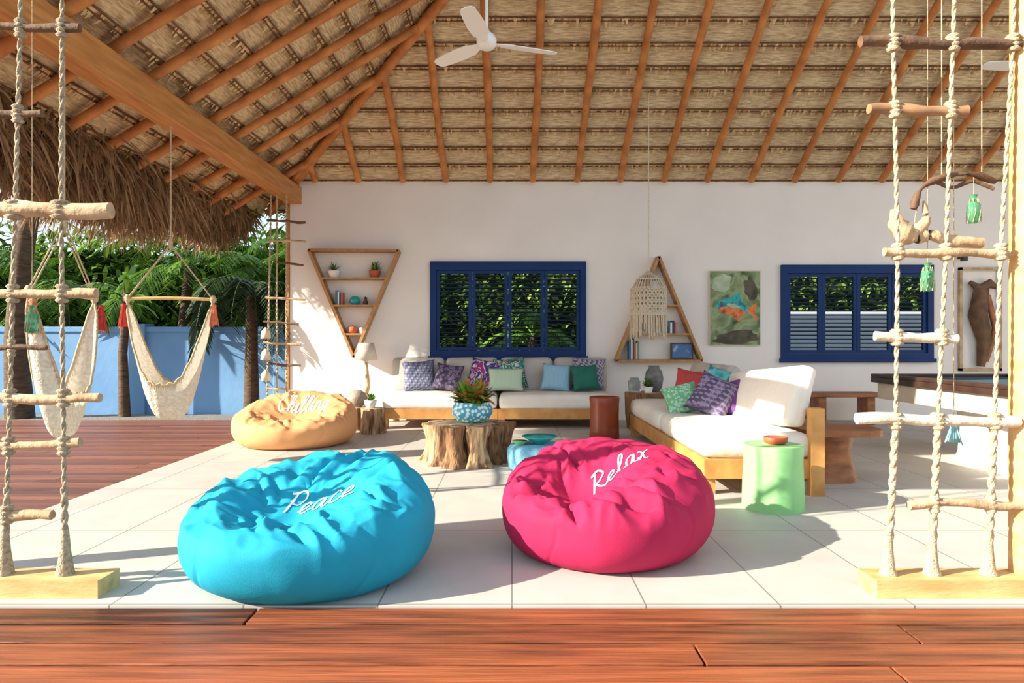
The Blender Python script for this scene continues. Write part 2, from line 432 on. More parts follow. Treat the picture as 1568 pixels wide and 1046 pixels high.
# ------------------------------------------------------------------ garden
b=B('garden_wall'); b.box(-16,-2.6,11.6,11.8,-.139,1.42,M_gwall); b.box(-16,-2.6,11.57,11.83,1.36,1.45,M_gwall)
for x in (-10.6,-6.35,-3.9): b.box(x-.14,x+.14,11.54,11.86,-.139,1.5,M_gwall)
b.build(bevel=.01)
b=B('garden_wall'); b.box(4.6,13,12.4,12.6,-.139,1.75,M_wwall); b.build()
def hedge(name,x0,x1,y0,y1,h,n,sz,m=None):
    m=m or M_leafdk
    b=B(name)
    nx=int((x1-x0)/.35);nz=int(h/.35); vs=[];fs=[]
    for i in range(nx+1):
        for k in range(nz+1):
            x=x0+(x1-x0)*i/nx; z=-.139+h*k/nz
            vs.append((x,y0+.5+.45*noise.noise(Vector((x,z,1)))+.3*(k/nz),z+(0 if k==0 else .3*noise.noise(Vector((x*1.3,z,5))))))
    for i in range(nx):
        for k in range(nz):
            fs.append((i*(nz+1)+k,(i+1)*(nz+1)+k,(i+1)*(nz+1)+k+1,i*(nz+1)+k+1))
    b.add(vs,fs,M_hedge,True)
    for i in range(n):
        x=U(x0,x1); z=U(0,h+.25)
        y=y0+.5+.45*noise.noise(Vector((x,z,1)))+.3*z/h-U(-.05,.4)
        d=Vector((U(-1,1),U(-1,.3),U(-.6,.8)))
        b.leaf((x,y,z),d,sz*U(.7,1.5),sz*.42,U(.2,1.2),m,2)
    return b.build()
hedge('garden_hedge',-17,-2.5,13.9,15,3.3,11000,.26)
hedge('garden_hedge',-2.5,13,13.2,14.5,4.2,10000,.19,M_leaflit)
def palm(name,x,y,h,nf,fl,lean=0,m=M_leaf,dr=.13):
    b=B(name)
    top=Vector((x+lean,y,h))
    b.tube([(x,y,-.139),(x+lean*.4,y,h*.5),top],[.13,.1,.09],M_trunk,10,wob=.2)
    for k in range(nf):
        a=2*math.pi*k/nf+U(-.2,.2); el=U(.0,1.15)
        d=Vector((math.cos(a)*math.cos(el),math.sin(a)*math.cos(el),math.sin(el)))
        p=top.copy(); pts=[p.copy()]; L=fl*U(.8,1.1)
        for j in range(14):
            p=p+d*L/14; d=(d+Vector((0,0,-dr))).normalized(); pts.append(p.copy())
            if j>1:
                sd=d.cross(Vector((0,0,1))).normalized()
                for s_ in (-1,1):
                    for q_ in (0,.33,.66):
                        b.leaf(p-d*q_*L/14,(d*.7+sd*s_+Vector((0,0,U(-.35,.05)))),.42*fl/1.8*(1-.5*abs(j/14-.45))*U(.85,1.1),.035,.7,m,2)
        b.tube(pts,[.018*(1-i/18) for i in range(len(pts))],m,5)
    return b.build()
palm('palm_tree',-4.6,12.9,2.2,16,1.9)
palm('palm_tree',-6.3,12.9,2.6,18,2.1,.2)
palm('palm_tree',-8.4,12.8,2.0,16,2.0)
palm('palm_tree',-10.4,13.0,2.7,16,2.1)
palm('palm_tree',-3.7,13.2,2.9,14,1.8)
palm('palm_tree',.4,13.0,1.3,12,1.2)
palm('drooping_palm',-4.25,11.15,1.95,26,1.5,0,M_leafshade,.24)
b=B('tree_trunk'); b.tube([(-7.9,10.95,-.03),(-7.95,10.95,1.2),(-7.85,10.95,2.6),(-7.6,11.0,4.2)],[.2,.15,.14,.12],M_trunk,12,wob=.25); b.build()
b=B('young_palm'); b.tube([(-6.35,11.2,-.03),(-6.38,11.2,1.0),(-6.3,11.2,2.2)],[.09,.07,.06],M_trunk,10,wob=.25)
for k in range(26):
    a=U(0,6.28); b.leaf((-6.3,11.2,U(1.7,2.25)),(math.cos(a),math.sin(a)*.5,U(-.1,.9)),U(.6,1.0),.09,1.4,M_leaf,4)
b.build()

# ------------------------------------------------------------------ cursive lettering
G={'e':([[(0,.1),(.2,.25),(.3,.42),(.2,.5),(.08,.35),(.08,.1),(.2,0),(.4,.12)]],.4),
'l':([[(0,.1),(.2,.5),(.28,.9),(.2,1.),(.12,.8),(.12,.15),(.2,0),(.35,.12)]],.35),
'a':([[(.35,.45),(.2,.5),(.06,.3),(.1,.04),(.25,.05),(.36,.48),(.36,.1),(.45,0),(.55,.12)]],.53),
'x':([[(0,.4),(.1,.5),(.25,.05),(.42,0)],[(.42,.52),(0,-.04)]],.45),
'c':([[(.35,.42),(.22,.5),(.06,.28),(.12,.02),(.25,0),(.42,.12)]],.4),
'h':([[(0,.1),(.2,.6),(.25,.95),(.15,1),(.1,.8),(.1,0)],[(.1,.3),(.25,.5),(.33,.4),(.33,.08),(.4,0),(.5,.12)]],.5),
'i':([[(0,.12),(.12,.5),(.12,.1),(.2,0),(.3,.12)],[(.14,.7),(.17,.75)]],.3),
'n':([[(0,.15),(.08,.5),(.08,0)],[(.08,.3),(.22,.5),(.32,.4),(.32,.1),(.4,0),(.5,.12)]],.5),
'g':([[(.35,.45),(.2,.5),(.06,.3),(.1,.05),(.25,.05),(.36,.48),(.36,-.3),(.22,-.5),(.08,-.35),(.5,.1)]],.5),
'R':([[(.1,0),(.15,1)],[(0,.85),(.3,1.05),(.5,.8),(.35,.55),(.15,.5)],[(.2,.5),(.4,.15),(.55,0),(.65,.1)]],.62),
'P':([[(.1,0),(.15,1)],[(0,.85),(.3,1.05),(.52,.8),(.38,.52),(.15,.48)]],.5),
'C':([[(.55,.9),(.4,1.05),(.1,.8),(.03,.35),(.2,0),(.5,.1),(.65,.2)]],.6)}
def cr(pts,n=7):
    P=[Vector(p) for p in pts]
    if len(P)<3: 
        return [P[0].lerp(P[-1],i/n) for i in range(n+1)]
    Q=[P[0]*2-P[1]]+P+[P[-1]*2-P[-2]]; o=[]
    for i in range(1,len(Q)-2):
        for k in range(n):
            t=k/n; p0,p1,p2,p3=Q[i-1],Q[i],Q[i+1],Q[i+2]
            o.append(.5*((2*p1)+(p2-p0)*t+(2*p0-5*p1+4*p2-p3)*t*t+(3*p1-p0-3*p2+p3)*t**3))
    o.append(P[-1]); return o
def lettering(b,word,bvh,cx,cy,size,ang,ys,th=.034):
    tot=sum(G[c][1] for c in word); x=-tot/2
    ca,sa=math.cos(ang),math.sin(ang)
    def drop(p):
        q=Vector((cx+(p.x*ca-p.y*ys*sa)*size,cy+(p.x*sa+p.y*ys*ca)*size,2))
        h=bvh.ray_cast(q,Vector((0,0,-1)))
        return (h[0]+h[1]*.004*(1 if h[1].z>0 else -1)) if h[0] else None
    for c in word:
        st,ad=G[c]
        for s_ in st:
            P=[Vector((p.x+p.y*.22+x,p.y-.4)) for p in cr(s_)]
            vs=[];fs=[]
            for i,p in enumerate(P):
                d=(P[min(i+1,len(P)-1)]-P[max(i-1,0)]).normalized() if len(P)>1 else Vector((1,0))
                nrm=Vector((-d.y,d.x))*th
                a=drop(p+nrm);c2=drop(p-nrm)
                if a is None or c2 is None: continue
                vs+=[a,c2]
            for i in range(len(vs)//2-1): fs.append((2*i,2*i+1,2*i+3,2*i+2))
            b.add(vs,fs,M_text,True)
        x+=ad

# ------------------------------------------------------------------ bean bags
def bag(name,cx,cy,Rd,H,m,seed,dep,tilt,word=None,wd=None,fold=1,NT=320,NS=160,lumps=(),nrad=9,nrnd=18):
    b=B(name); vs=[];fs=[]
    dx,dy,D,wx,wy=dep
    rnd=random.Random(seed)
    creases=[]
    for k in range(nrad):
        a=2*math.pi*k/nrad+rnd.uniform(-.28,.28); r0=rnd.uniform(.12,.26)
        creases.append((dx+r0*math.cos(a),dy+r0*math.sin(a),a+rnd.uniform(-.5,.5),rnd.uniform(.18,.42),rnd.uniform(-1.8,1.8),rnd.uniform(.012,.034)))
    for k in range(nrnd):
        a=rnd.uniform(0,6.28); r0=rnd.uniform(.3,.6)*Rd/.65
        creases.append((r0*math.cos(a),r0*math.sin(a),rnd.uniform(0,6.28),rnd.uniform(.1,.28),rnd.uniform(-3,3),rnd.uniform(.010,.024)))
    CR=[(ox,oy,math.cos(a),math.sin(a),L,cv,am) for ox,oy,a,L,cv,am in creases]
    sv=Vector((seed*3.1,seed*7.7,seed))
    tx,ty=(wd[0]-cx,wd[1]-cy) if wd else (9,9)
    for j in range(NS+1):
        ph=-math.pi/2+math.pi*j/NS; c=max(0,math.cos(ph)); s_=math.sin(ph)
        r0=Rd*(c**(.40 if s_<0 else .54)); z0=H*(.5+.5*(1 if s_>0 else -1)*abs(s_)**.85)
        for i in range(NT):
            t=2*math.pi*i/NT; ct,stt=math.cos(t),math.sin(t)
            rr=r0*(1+.06*noise.noise(Vector((ct*1.2,stt*1.2,j*.012))+sv))
            x=rr*ct;y=rr*stt; rho=r0/Rd
            zn=z0/H
            z=z0*(1+tilt*y/Rd*zn+.04*(x/Rd)*zn)
            top=min(1,max(0,(zn-.45)/.4)); top=top*top*(3-2*top)
            d2=((x-dx)/wx)**2+((y-dy)/wy)**2
            z-=D*math.exp(-d2**1.1)*top
            for lx_,ly_,lh,lw in lumps: z+=lh*math.exp(-((x-lx_)**2+(y-ly_)**2)/lw**2)*top
            tm=1-.9*math.exp(-((x-tx)/.24)**2-((y-ty)/.11)**2)
            wv=.5*noise.noise(Vector((x*2.5,y*2.5,7))+sv)
            ang=math.atan2(y-dy,x-dx)
            n1=noise.noise(Vector((math.cos(ang+wv)*2.4,math.sin(ang+wv)*2.4,rho*2.5))+sv)
            rid=(1-min(1,abs(n1)*2.2))**1.6*.034-.014
            win=top*min(1,max(0,(math.sqrt(d2)-.1)/.6))
            side=max(0,1-abs(zn-.60)/.35)
            A=rid*(win*.7+side*.3)
            if top>0.02:
                n3=noise.noise(Vector((x*4.2+y*2,y*4.2,z*3))+sv); n4=noise.noise(Vector((x*9,y*10,z*8))+sv)
                A+=top*(.030*(1-abs(n3)*2.6)+.012*(1-abs(n4)*2.4)-.014)*.8
                for ox,oy,ca,sa,L,cv,am in CR:
                    px=x-ox;py=y-oy; u=px*ca+py*sa
                    if u<-.02 or u>L: continue
                    v=-px*sa+py*ca-cv*u*u
                    av=abs(v)
                    if av<.13:
                        q=max(0,math.sin(math.pi*min(1,max(0,(u+.02)/(L+.02)))))**.5
                        A+=top*q*am*(-1.3*math.exp(-av/.014)+.7*math.exp(-((av-.045)/.03)**2))
            A*=fold*tm
            z+=A
            ro=1+A*.6*(1-top*.5)+.008*noise.noise(Vector((ct*5,stt*5,zn*1.5))+sv)
            for sa_ in (0.9,2.3,3.9,5.2):
                da=abs((t-sa_-.25*math.sin(zn*3)+math.pi)%(2*math.pi)-math.pi)
                if zn<.85: ro-= .011*math.exp(-(da/.018)**2)
            x*=ro;y*=ro
            z=max(0.001,(z-.03)*1.06)
            vs.append(Vector((cx+x,cy+y,z)))
    for j in range(NS):
        for i in range(NT):
            k=(i+1)%NT
            fs.append((j*NT+i,j*NT+k,(j+1)*NT+k,(j+1)*NT+i))
    b.add(vs,fs,m,True)
    if word:
        bv=BVHTree.FromPolygons(vs,fs)
        lettering(b,word,bv,*wd)
    return b.build()
def fabric(name,c):
    return mat(name,c,tuple(int(x*.93) for x in c),rough=.75,scale=4,bump=.12,bscale=220,spec=.2)
M_bb=fabric('turquoise_canvas',(34,160,190)); M_bp=fabric('raspberry_canvas',(180,38,82)); M_bo=fabric('apricot_canvas',(232,170,118))
bag('bean_bag_chair',-1.055,3.61,.645,.495,M_bb,1,(-.08,-.12,.17,.34,.30),.20,'Peace',(-1.02,3.60,.165,.03,.85),lumps=((.38,.1,.03,.2),(-.42,-.05,.02,.2)),fold=.9)
bag('bean_bag_chair',.545,3.99,.61,.53,M_bp,2,(-.18,-.10,.22,.26,.28),.20,'Relax',(.62,3.99,.145,.14,1.0),lumps=((.35,.1,.03,.22),),fold=.9)
bag('bean_bag_chair',-2.56,8.07,.72,.50,M_bo,3,(.04,-.12,.22,.40,.30),.36,'Chilling',(-2.50,8.22,.18,.05,1.2,.045),fold=.7,NT=220,NS=110)

# ------------------------------------------------------------------ pillows
def pillow(name,c,w,h,t,rz,tilt,m,roll=0):
    b=B(name); n=16
    X=Matrix.Rotation(math.radians(rz),3,'Z')@Matrix.Rotation(math.radians(-tilt),3,'X')@Matrix.Rotation(math.radians(roll),3,'Y')
    for sg in (-1,1):
        vs=[];fs=[]
        for i in range(n+1):
            for k in range(n+1):
                u=-1+2*i/n; v=-1+2*k/n
                px=u*(1-.10*(1-v*v)*abs(u)**3*1) ; pz=v*(1-.10*(1-u*u)*abs(v)**3)
                q=((1-u**4)*(1-v**4))**.55
                y=sg*(t/2*q*(1+.12*noise.noise(Vector((u*2,v*2,sg+c[0]*5)))))
                vs.append(X@Vector((px*w/2,y,pz*h/2))+Vector(c))
        for i in range(n):
            for k in range(n):
                f=(i*(n+1)+k,(i+1)*(n+1)+k,(i+1)*(n+1)+k+1,i*(n+1)+k+1)
                fs.append(f if sg<0 else f[::-1])
        b.add(vs,fs,m,True)
    return b.build(weld=True,origin=Vector(c))
P_navy=ramp_mat('navy_boho_print',[(.2,(60,66,92)),(.45,(110,118,146)),(.55,(52,54,82)),(.8,(150,150,170))],scale=16,kind='checker')
P_purp=ramp_mat('plum_brocade',[(.1,(80,66,98)),(.4,(130,114,144)),(.6,(60,50,80))],scale=22,kind='voronoi')
P_multi=ramp_mat('magenta_ikat',[(.35,(150,40,110)),(.45,(210,200,220)),(.50,(70,40,120)),(.62,(40,150,150))],scale=7,kind='noise',distort=1,interp='CONSTANT')
P_flor=ramp_mat('teal_floral',[(.35,(30,120,120)),(.45,(200,220,200)),(.5,(40,90,80)),(.6,(200,120,150)),(.65,(60,150,140))],scale=12,kind='noise',distort=1,interp='CONSTANT')
P_mint=ramp_mat('pale_green_weave',[(.2,(170,200,170)),(.6,(200,218,194))],scale=30,kind='wave',distort=2)
P_lblue=ramp_mat('light_blue_weave',[(.2,(110,164,194)),(.6,(156,196,216))],scale=28,kind='wave',distort=3)
P_green=ramp_mat('emerald_velvet',[(.2,(12,90,74)),(.7,(20,112,92))],scale=6)
P_grey=ramp_mat('grey_lavender_print',[(.2,(120,120,140)),(.45,(180,178,190)),(.6,(90,80,112))],scale=18,kind='checker')
P_red=ramp_mat('coral_red',[(.2,(160,48,50)),(.7,(190,70,66))],scale=18)
P_dgreen=ramp_mat('green_dot',[(.1,(120,184,140)),(.4,(184,220,194)),(.5,(110,174,130))],scale=30,kind='voronoi')
P_teal=ramp_mat('teal_print',[(.3,(30,140,150)),(.5,(110,190,190)),(.6,(40,110,140))],scale=9)
P_lilac=ramp_mat('purple_print',[(.2,(84,72,104)),(.45,(140,126,156)),(.6,(72,62,92))],scale=16,kind='checker')
P_viol=ramp_mat('violet',[(.2,(86,46,110)),(.7,(116,64,136))],scale=16)

# ------------------------------------------------------------------ back sofa
b=B('sofa')
x0,x1=-1.80,1.42; yf,yb=9.40,10.40
for (a,c) in ((x0,-.2),(-.19,x1)):
    b.box(a,c,yf,yf+.05,.13,.27,M_sofawood); b.box(a,a+.05,yf+.05,yb,.13,.27,M_sofawood); b.box(c-.05,c,yf+.05,yb,.13,.27,M_sofawood); b.box(a,c,yb-.05,yb,.13,.6,M_sofawood)
    for xx in (a,c-.09):
        for yy in (yf+.001,yb-.1): b.box(xx+.002,xx+.088,yy,yy+.09,0,.13,M_sofawood)
    b.box(a+.05,c-.05,yf+.05,yb-.05,.2,.26,M_sofawood)
    b.rbox(((a+c)/2,(yf+yb)/2-.05,.365),(c-a-.02,.92,.20),.06,M_cush,puff=.02)
    for k in range(2):
        w=(c-a)/2
        X=Matrix.Rotation(math.radians(-12),3,'X')
        b.rbox((a+w*(k+.5),yb-.19,.70),(w-.02,.20,.52),.07,M_cushg,X=X,puff=.03)
b.build(bevel=0)
pillow('pillow_navy',(-1.36,9.98,.70),.48,.48,.17,4,20,P_navy,roll=-4)
pillow('pillow_plum',(-.93,9.90,.68),.42,.42,.16,-8,24,P_purp,roll=8)
pillow('pillow_magenta',(-.42,10.03,.71),.48,.48,.15,-14,20,P_multi,roll=10)
pillow('pillow_floral',(-.02,10.05,.73),.48,.48,.15,6,14,P_flor,roll=-6)
pillow('pillow_pale_green',(-.09,9.82,.65),.52,.36,.15,0,26,P_mint)
pillow('pillow_light_blue',(.64,9.88,.68),.44,.42,.16,-6,24,P_lblue,roll=5)
pillow('pillow_emerald',(1.05,9.80,.68),.40,.40,.15,8,24,P_green,roll=-3)
pillow('pillow_grey_print',(1.12,10.03,.73),.50,.48,.15,-4,16,P_grey,roll=4)

# right sofa (faces left)
b=B('daybed_sofa')
X0,X1,Y0,Y1=1.50,2.42,5.32,8.75
b.box(X0,X1-.1,Y0,Y0+.05,.13,.28,M_sofawood); b.box(X0,X0+.05,Y0+.05,Y1,.13,.28,M_sofawood); b.box(X0,X1,Y1-.05,Y1,.13,.28,M_sofawood)
b.box(X1-.09,X1-.04,Y0+.1,Y1-.1,.13,.28,M_sofawood); b.box(X0+.05,X1-.09,Y0+.05,Y1-.05,.21,.27,M_sofawood)
for xx,yy in ((X0+.01,Y0+.051),(X0+.01,Y1-.16),(X0+.01,7.0)): b.box(xx,xx+.09,yy,yy+.09,0,.135,M_sofawood)
for yy in (Y0-.04,7.0,Y1-.12): b.box(X1-.10,X1+.0,yy,yy+.10,0,.68,M_sofawood)
b.box(X1-.08,X1-.02,Y0+.06,Y1-.12,.58,.67,M_sofawood)
b.box(X1-.075,X1-.03,Y0+.06,Y1-.12,.36,.44,M_sofawood)
b.rbox((1.93,6.15,.375),(.88,1.62,.19),.07,M_cush,puff=.025)
b.rbox((1.93,7.82,.375),(.88,1.68,.19),.07,M_cush,puff=.025)
X=Matrix.Rotation(math.radians(16),3,'Y')@Matrix.Rotation(math.radians(-5),3,'X')
b.rbox((2.28,6.22,.70),(.15,1.66,.50),.05,M_cush,X=X,puff=.03)
X=Matrix.Rotation(math.radians(16),3,'Y')
b.rbox((2.28,7.90,.69),(.15,1.50,.52),.06,M_cushg,X=X,puff=.035)
b.build()
pillow('pillow_coral_red',(2.08,7.95,.68),.40,.40,.15,-28,20,P_red,roll=8)
pillow('pillow_green_dot',(1.74,7.00,.61),.36,.36,.13,-18,36,P_dgreen,roll=-18)
pillow('pillow_purple_print',(1.98,6.72,.66),.44,.44,.16,-30,28,P_lilac,roll=22)
pillow('pillow_teal',(2.17,7.15,.70),.46,.46,.15,-52,20,P_teal,roll=12)
pillow('pillow_violet',(2.16,6.72,.64),.40,.40,.13,-70,22,P_viol,roll=-16)

# ------------------------------------------------------------------ tables & stools
def stump(name,c,r,h,m_side,m_top,flute=.12,n=60,flare=.1,lobes=9,sx=1,sy=1,seed=0):
    b=B(name)
    def wob(t,z): 
        return 1+flute*noise.noise(Vector((math.cos(t)*lobes*.35+seed,math.sin(t)*lobes*.35,z*1.2)))*1.6+.25*flute*noise.noise(Vector((math.cos(t)*9,math.sin(t)*9,z*3+seed)))
    prof=[(r*(1+flare),0),(r*(1+flare*.6),h*.12),(r*1.0,h*.4),(r*.97,h*.75),(r*1.0,h*.96),(r*.985,h)]
    b.lathe(prof,c,m_side,n,wob,sx=sx,sy=sy)
    b.lathe([(r*.985,h-.001),(r*.5,h+.002),(0.0001,h+.002)],c,m_top,n,wob,sx=sx,sy=sy)
    return b
b=B('log_coffee_table')
cx,cy=-.47,6.87
rn=random.Random(5)
for k in range(11):
    a=2*math.pi*k/11+rn.uniform(-.12,.12); rr=rn.uniform(.26,.36); r=rn.uniform(.075,.125)
    px,py=cx+rr*math.cos(a)*1.1,cy+rr*math.sin(a)*.95
    def wob(t,z,k=k): return 1+.45*noise.noise(Vector((math.cos(t)*1.4+k,math.sin(t)*1.4,z*5)))
    hh=.385+rn.uniform(-.012,.006)
    b.lathe([(r*1.45,0),(r*1.15,.06),(r*.9,.17),(r*.95,.28),(r*1.1,.36),(r*1.05,hh)],(px,py,0),M_barkl if k%2 else M_bark,22,wob)
    b.lathe([(r*1.05,hh-.001),(.0001,hh+.001)],(px,py,0),M_cut,22,wob)
def wobc(t,z): return 1+.14*math.cos(7*t+.5)+.2*noise.noise(Vector((math.cos(t)*2.6,math.sin(t)*2.6,z*3)))
b.lathe([(.30,0),(.27,.2),(.33,.36),(.335,.385)],(cx,cy,0),M_barkl,70,wobc,sx=1.1)
b.lathe([(.335,.384),(.2,.392),(.0001,.392)],(cx,cy,0),M_cut,70,wobc,sx=1.1)
b.build()
b=B('potted_croton')
c=(-.40,6.85,.392)
b.lathe([(.10,0),(.16,.02),(.205,.09),(.20,.15),(.175,.19),(.185,.205),(.165,.205),(.14,.17),(.0001,.17)],c,M_pot,32)
for k in range(150):
    a=U(0,6.28); el=U(.15,1.5); 
    b.leaf((c[0]+.08*math.cos(a),c[1]+.08*math.sin(a),c[2]+.18+U(0,.08)),(math.cos(a)*math.cos(el),math.sin(a)*math.cos(el),math.sin(el)),U(.13,.26),U(.045,.07),U(.2,1.4),M_croton if k%3 else M_leaf,5)
b.build()
b=B('blue_pouf'); b.lathe([(.24,0),(.275,.03),(.285,.12),(.28,.2),(.25,.235),(.0001,.24)],(.24,6.42,0),mat('sky_blue_weave',(128,190,214),(96,160,190),rough=.8,scale=30,bump=.5,bscale=60),36); b.build()
b=B('teal_bowl'); b.lathe([(.05,0),(.06,.01),(.13,.05),(.17,.07),(.165,.075),(.12,.055),(.0001,.02)],(.26,6.40,.242),M_teal,30); b.build()
b=B('small_dish'); b.lathe([(.04,0),(.07,.03),(.075,.035),(.0001,.015)],(.07,6.36,.242),M_greenp,20); b.build()
b=B('terracotta_drum_stool')
b.lathe([(.17,0),(.185,.01),(.18,.1),(.176,.25),(.18,.42),(.188,.50),(.18,.515),(.165,.515),(.16,.49),(.0001,.49)],(1.15,8.50,0),M_stool,40); b.build()
b=stump('log_side_table',(-1.83,8.95,0),.155,.33,M_barkl,M_cut,flare=.12,seed=3); b.build()
b=B('potted_succulent'); c=(-1.85,8.93,.333)
b.lathe([(.05,0),(.075,.05),(.08,.1),(.07,.1),(.0001,.085)],c,M_white,20)
for k in range(40):
    a=U(0,6.28);el=U(.3,1.5); b.leaf((c[0],c[1],c[2]+.09),(math.cos(a)*math.cos(el),math.sin(a)*math.cos(el),math.sin(el)),U(.07,.14),.03,.6,M_leaf,3)
b.build()
b=stump('mint_stump_stool',(1.88,4.92,0),.205,.46,M_greenp,M_greenp,flute=.035,flare=.02,lobes=5,seed=8); b.build()
b=B('terracotta_dish'); b.lathe([(.055,0),(.08,.012),(.085,.05),(.078,.052),(.07,.02),(.0001,.018)],(1.90,4.92,.463),M_terra,26); b.build()
b=stump('corner_log_table',(1.86,9.42,0),.27,.50,M_bark,M_cut,flare=.0,seed=5); b.build()
b=B('glass_jar'); b.lathe([(.07,0),(.085,.02),(.085,.15),(.06,.18),(.06,.2),(.05,.2),(.05,.03),(.0001,.03)],(1.68,9.38,.503),M_clear,24)
b.lathe([(.035,.035),(.035,.12),(.0001,.12)],(1.68,9.38,.503),M_white,16); b.build()
b=B('potted_herb'); c=(1.86,9.32,.503); b.lathe([(.05,0),(.065,.08),(.055,.08),(.0001,.07)],c,M_white,20)
for k in range(60):
    a=U(0,6.28);el=U(.3,1.5); b.leaf((c[0],c[1],c[2]+.075),(math.cos(a)*math.cos(el),math.sin(a)*math.cos(el),math.sin(el)),U(.07,.15),.035,.6,M_leaf,3)
b.build()
b=B('grey_vase'); b.lathe([(.07,0),(.11,.06),(.13,.18),(.11,.28),(.07,.33),(.08,.36),(.065,.36),(.05,.3),(.0001,.2)],(1.98,9.52,.503),M_greyc,30); b.build()
b=B('live_edge_side_table')
vs=[];n=28
for lvl,z in ((0,.40),(1,.455)):
    for k in range(n):
        t=2*math.pi*k/n; q=1+.12*noise.noise(Vector((math.cos(t)*2,math.sin(t)*2,2)))
        ex=.36*q*math.copysign(abs(math.cos(t))**.5,math.cos(t)); ey=.27*q*math.copysign(abs(math.sin(t))**.5,math.sin(t))
        vs.append((2.80+ex,5.95+ey,z))
fs=[(k,(k+1)%n,n+(k+1)%n,n+k) for k in range(n)]+[tuple(range(n))[::-1],tuple(range(n,2*n))]
b.add(vs,fs,M_slab)
def wobs(t,z): return 1+.2*noise.noise(Vector((math.cos(t)*1.6,math.sin(t)*1.6,z*3+4)))
b.lathe([(.22,0),(.19,.12),(.18,.25),(.21,.40)],(2.74,5.95,0),M_slab,24,wobs,sx=1.1,sy=1)
b.build(bevel=0)
b=B('wood_bench')
b.box(4.25,5.35,9.75,10.15,.40,.46,M_slab)
for xx in (4.4,5.1): b.box(xx,xx+.12,9.8,10.1,0,.40,M_slab)
b.build(bevel=.012)
b=B('pool_table')
b.box(4.12,5.60,5.05,7.70,.56,.74,M_cream); b.box(4.07,5.65,5.0,7.75,.74,.80,M_dark); b.box(4.20,5.52,5.13,7.62,.775,.805,M_cloth)
for (a,c,d,e) in ((4.07,4.2,5.0,7.75),(5.52,5.65,5.0,7.75),(4.2,5.52,5.0,5.13),(4.2,5.52,7.62,7.75)): b.box(a,c,d,e,.80,.835,M_dark)
b.lathe([(.62,0),(.60,.06),(.58,.3),(.62,.56)],(4.95,6.45,0),M_white,40,sx=.8,sy=1.45)
b.build(bevel=.008)

# ------------------------------------------------------------------ triangle shelves
def tri_shelf(name,A,Bp,C,shelves):
    b=B(name); yc=WY-.105
    pts=[A,Bp,C]
    for i in range(3):
        p=pts[i];q=pts[(i+1)%3]
        b.beam((p[0],yc,p[1]),(q[0],yc,q[1]),.20,(0,1,0),.04,M_shelf)
    for (xa,xb,z) in shelves: b.beam((xa,yc,z),(xb,yc,z),.19,(0,1,0),.028,M_shelf)
    return b.build()
M_shelf=mat('shelf_wood',(190,144,92),(154,110,66),rough=.6,scale=5,stretch=(2,2,2),bump=.1)
def lx(z):
    f=(z-.96)/(2.57-.96); return (-2.38-.67*f,-2.38+.66*f)
sh=[]
for z in (2.15,1.74,1.31):
    a,c=lx(z); sh.append((a,c,z))
tri_shelf('triangle_wall_shelf',(-3.06,2.58),(-1.71,2.57),(-2.38,.96),sh)
def rx(z):
    f=(z-.91)/(2.48-.91); return (1.57+.64*f,2.86-.65*f)
sh=[]
for z in (1.31,1.74):
    a,c=rx(z); sh.append((a,c,z))
tri_shelf('triangle_wall_shelf',(1.57,.91),(2.86,.91),(2.21,2.48),sh)
def plantpot(name,x,z,r,h,m,lv=30,ll=.12):
    b=B(name); c=(x,WY-.10,z)
    b.lathe([(r*.7,0),(r,h*.8),(r,h),(r*.85,h),(.0001,h*.85)],c,m,20)
    for k in range(lv):
        a=U(0,6.28);el=U(.4,1.5); b.leaf((c[0],c[1],c[2]+h*.86),(math.cos(a)*math.cos(el),math.sin(a)*math.cos(el)*.6,math.sin(el)),U(.5,1)*ll,.025,.6,M_leaf,3)
    b.build()
zs=2.165
plantpot('potted_cactus',-2.70,zs,.09,.11,M_white,36,.17); plantpot('potted_fern',-2.08,zs,.09,.11,M_terra,60,.20)
b=B('shelf_figurine'); b.lathe([(.03,0),(.04,.04),(.02,.08),(.03,.1),(.0001,.13)],(-2.22,WY-.1,1.755),M_dark,14); b.build()
b=B('teal_vase'); b.lathe([(.05,0),(.085,.05),(.07,.1),(.04,.13),(.03,.13),(.0001,.1)],(-2.38,WY-.1,1.755),M_teal,22); b.build()
def books(name,x,z,n,cols,h=.2):
    b=B(name)
    for k in range(n):
        w=U(.02,.04); hh=h*U(.8,1.05); b.box(x,x+w-.002,WY-.17,WY-.04,z,z+hh,cols[k%len(cols)]); x+=w
    b.build()
cols=[mat('book_cover_%d'%i,c,rough=.6) for i,c in enumerate([(60,110,140),(230,225,215),(40,60,90),(190,90,70),(210,190,150),(90,140,120)])]
books('book_row',-2.66,1.755,4,cols,.22)
b=B('shell_candle'); b.lathe([(.06,0),(.08,.03),(.07,.09),(.0001,.12)],(-2.42,WY-.1,1.325),M_orangeT,18); b.lathe([(.04,0),(.04,.08),(.0001,.09)],(-2.28,WY-.1,1.325),M_white,14); b.build()
books('book_row',1.76,.932,6,cols,.3)
books('book_row',2.36,1.325,4,cols,.2)
b=B('ceramic_jar'); b.lathe([(.05,0),(.08,.06),(.06,.15),(.05,.16),(.0001,.16)],(2.17,WY-.1,1.325),M_white,20); b.build()
b=B('ceramic_vase'); b.lathe([(.05,0),(.07,.08),(.03,.2),(.035,.22),(.0001,.2)],(2.20,WY-.1,1.755),M_greyc,20); b.build()
b=B('small_framed_picture'); b.box(2.40,2.74,WY-.12,WY-.09,.932,1.18,M_dark); b.box(2.425,2.715,WY-.125,WY-.119,.955,1.157,mat('print_navy',(70,110,160),(200,210,220),scale=9,contrast=(.55,.7))); b.build()

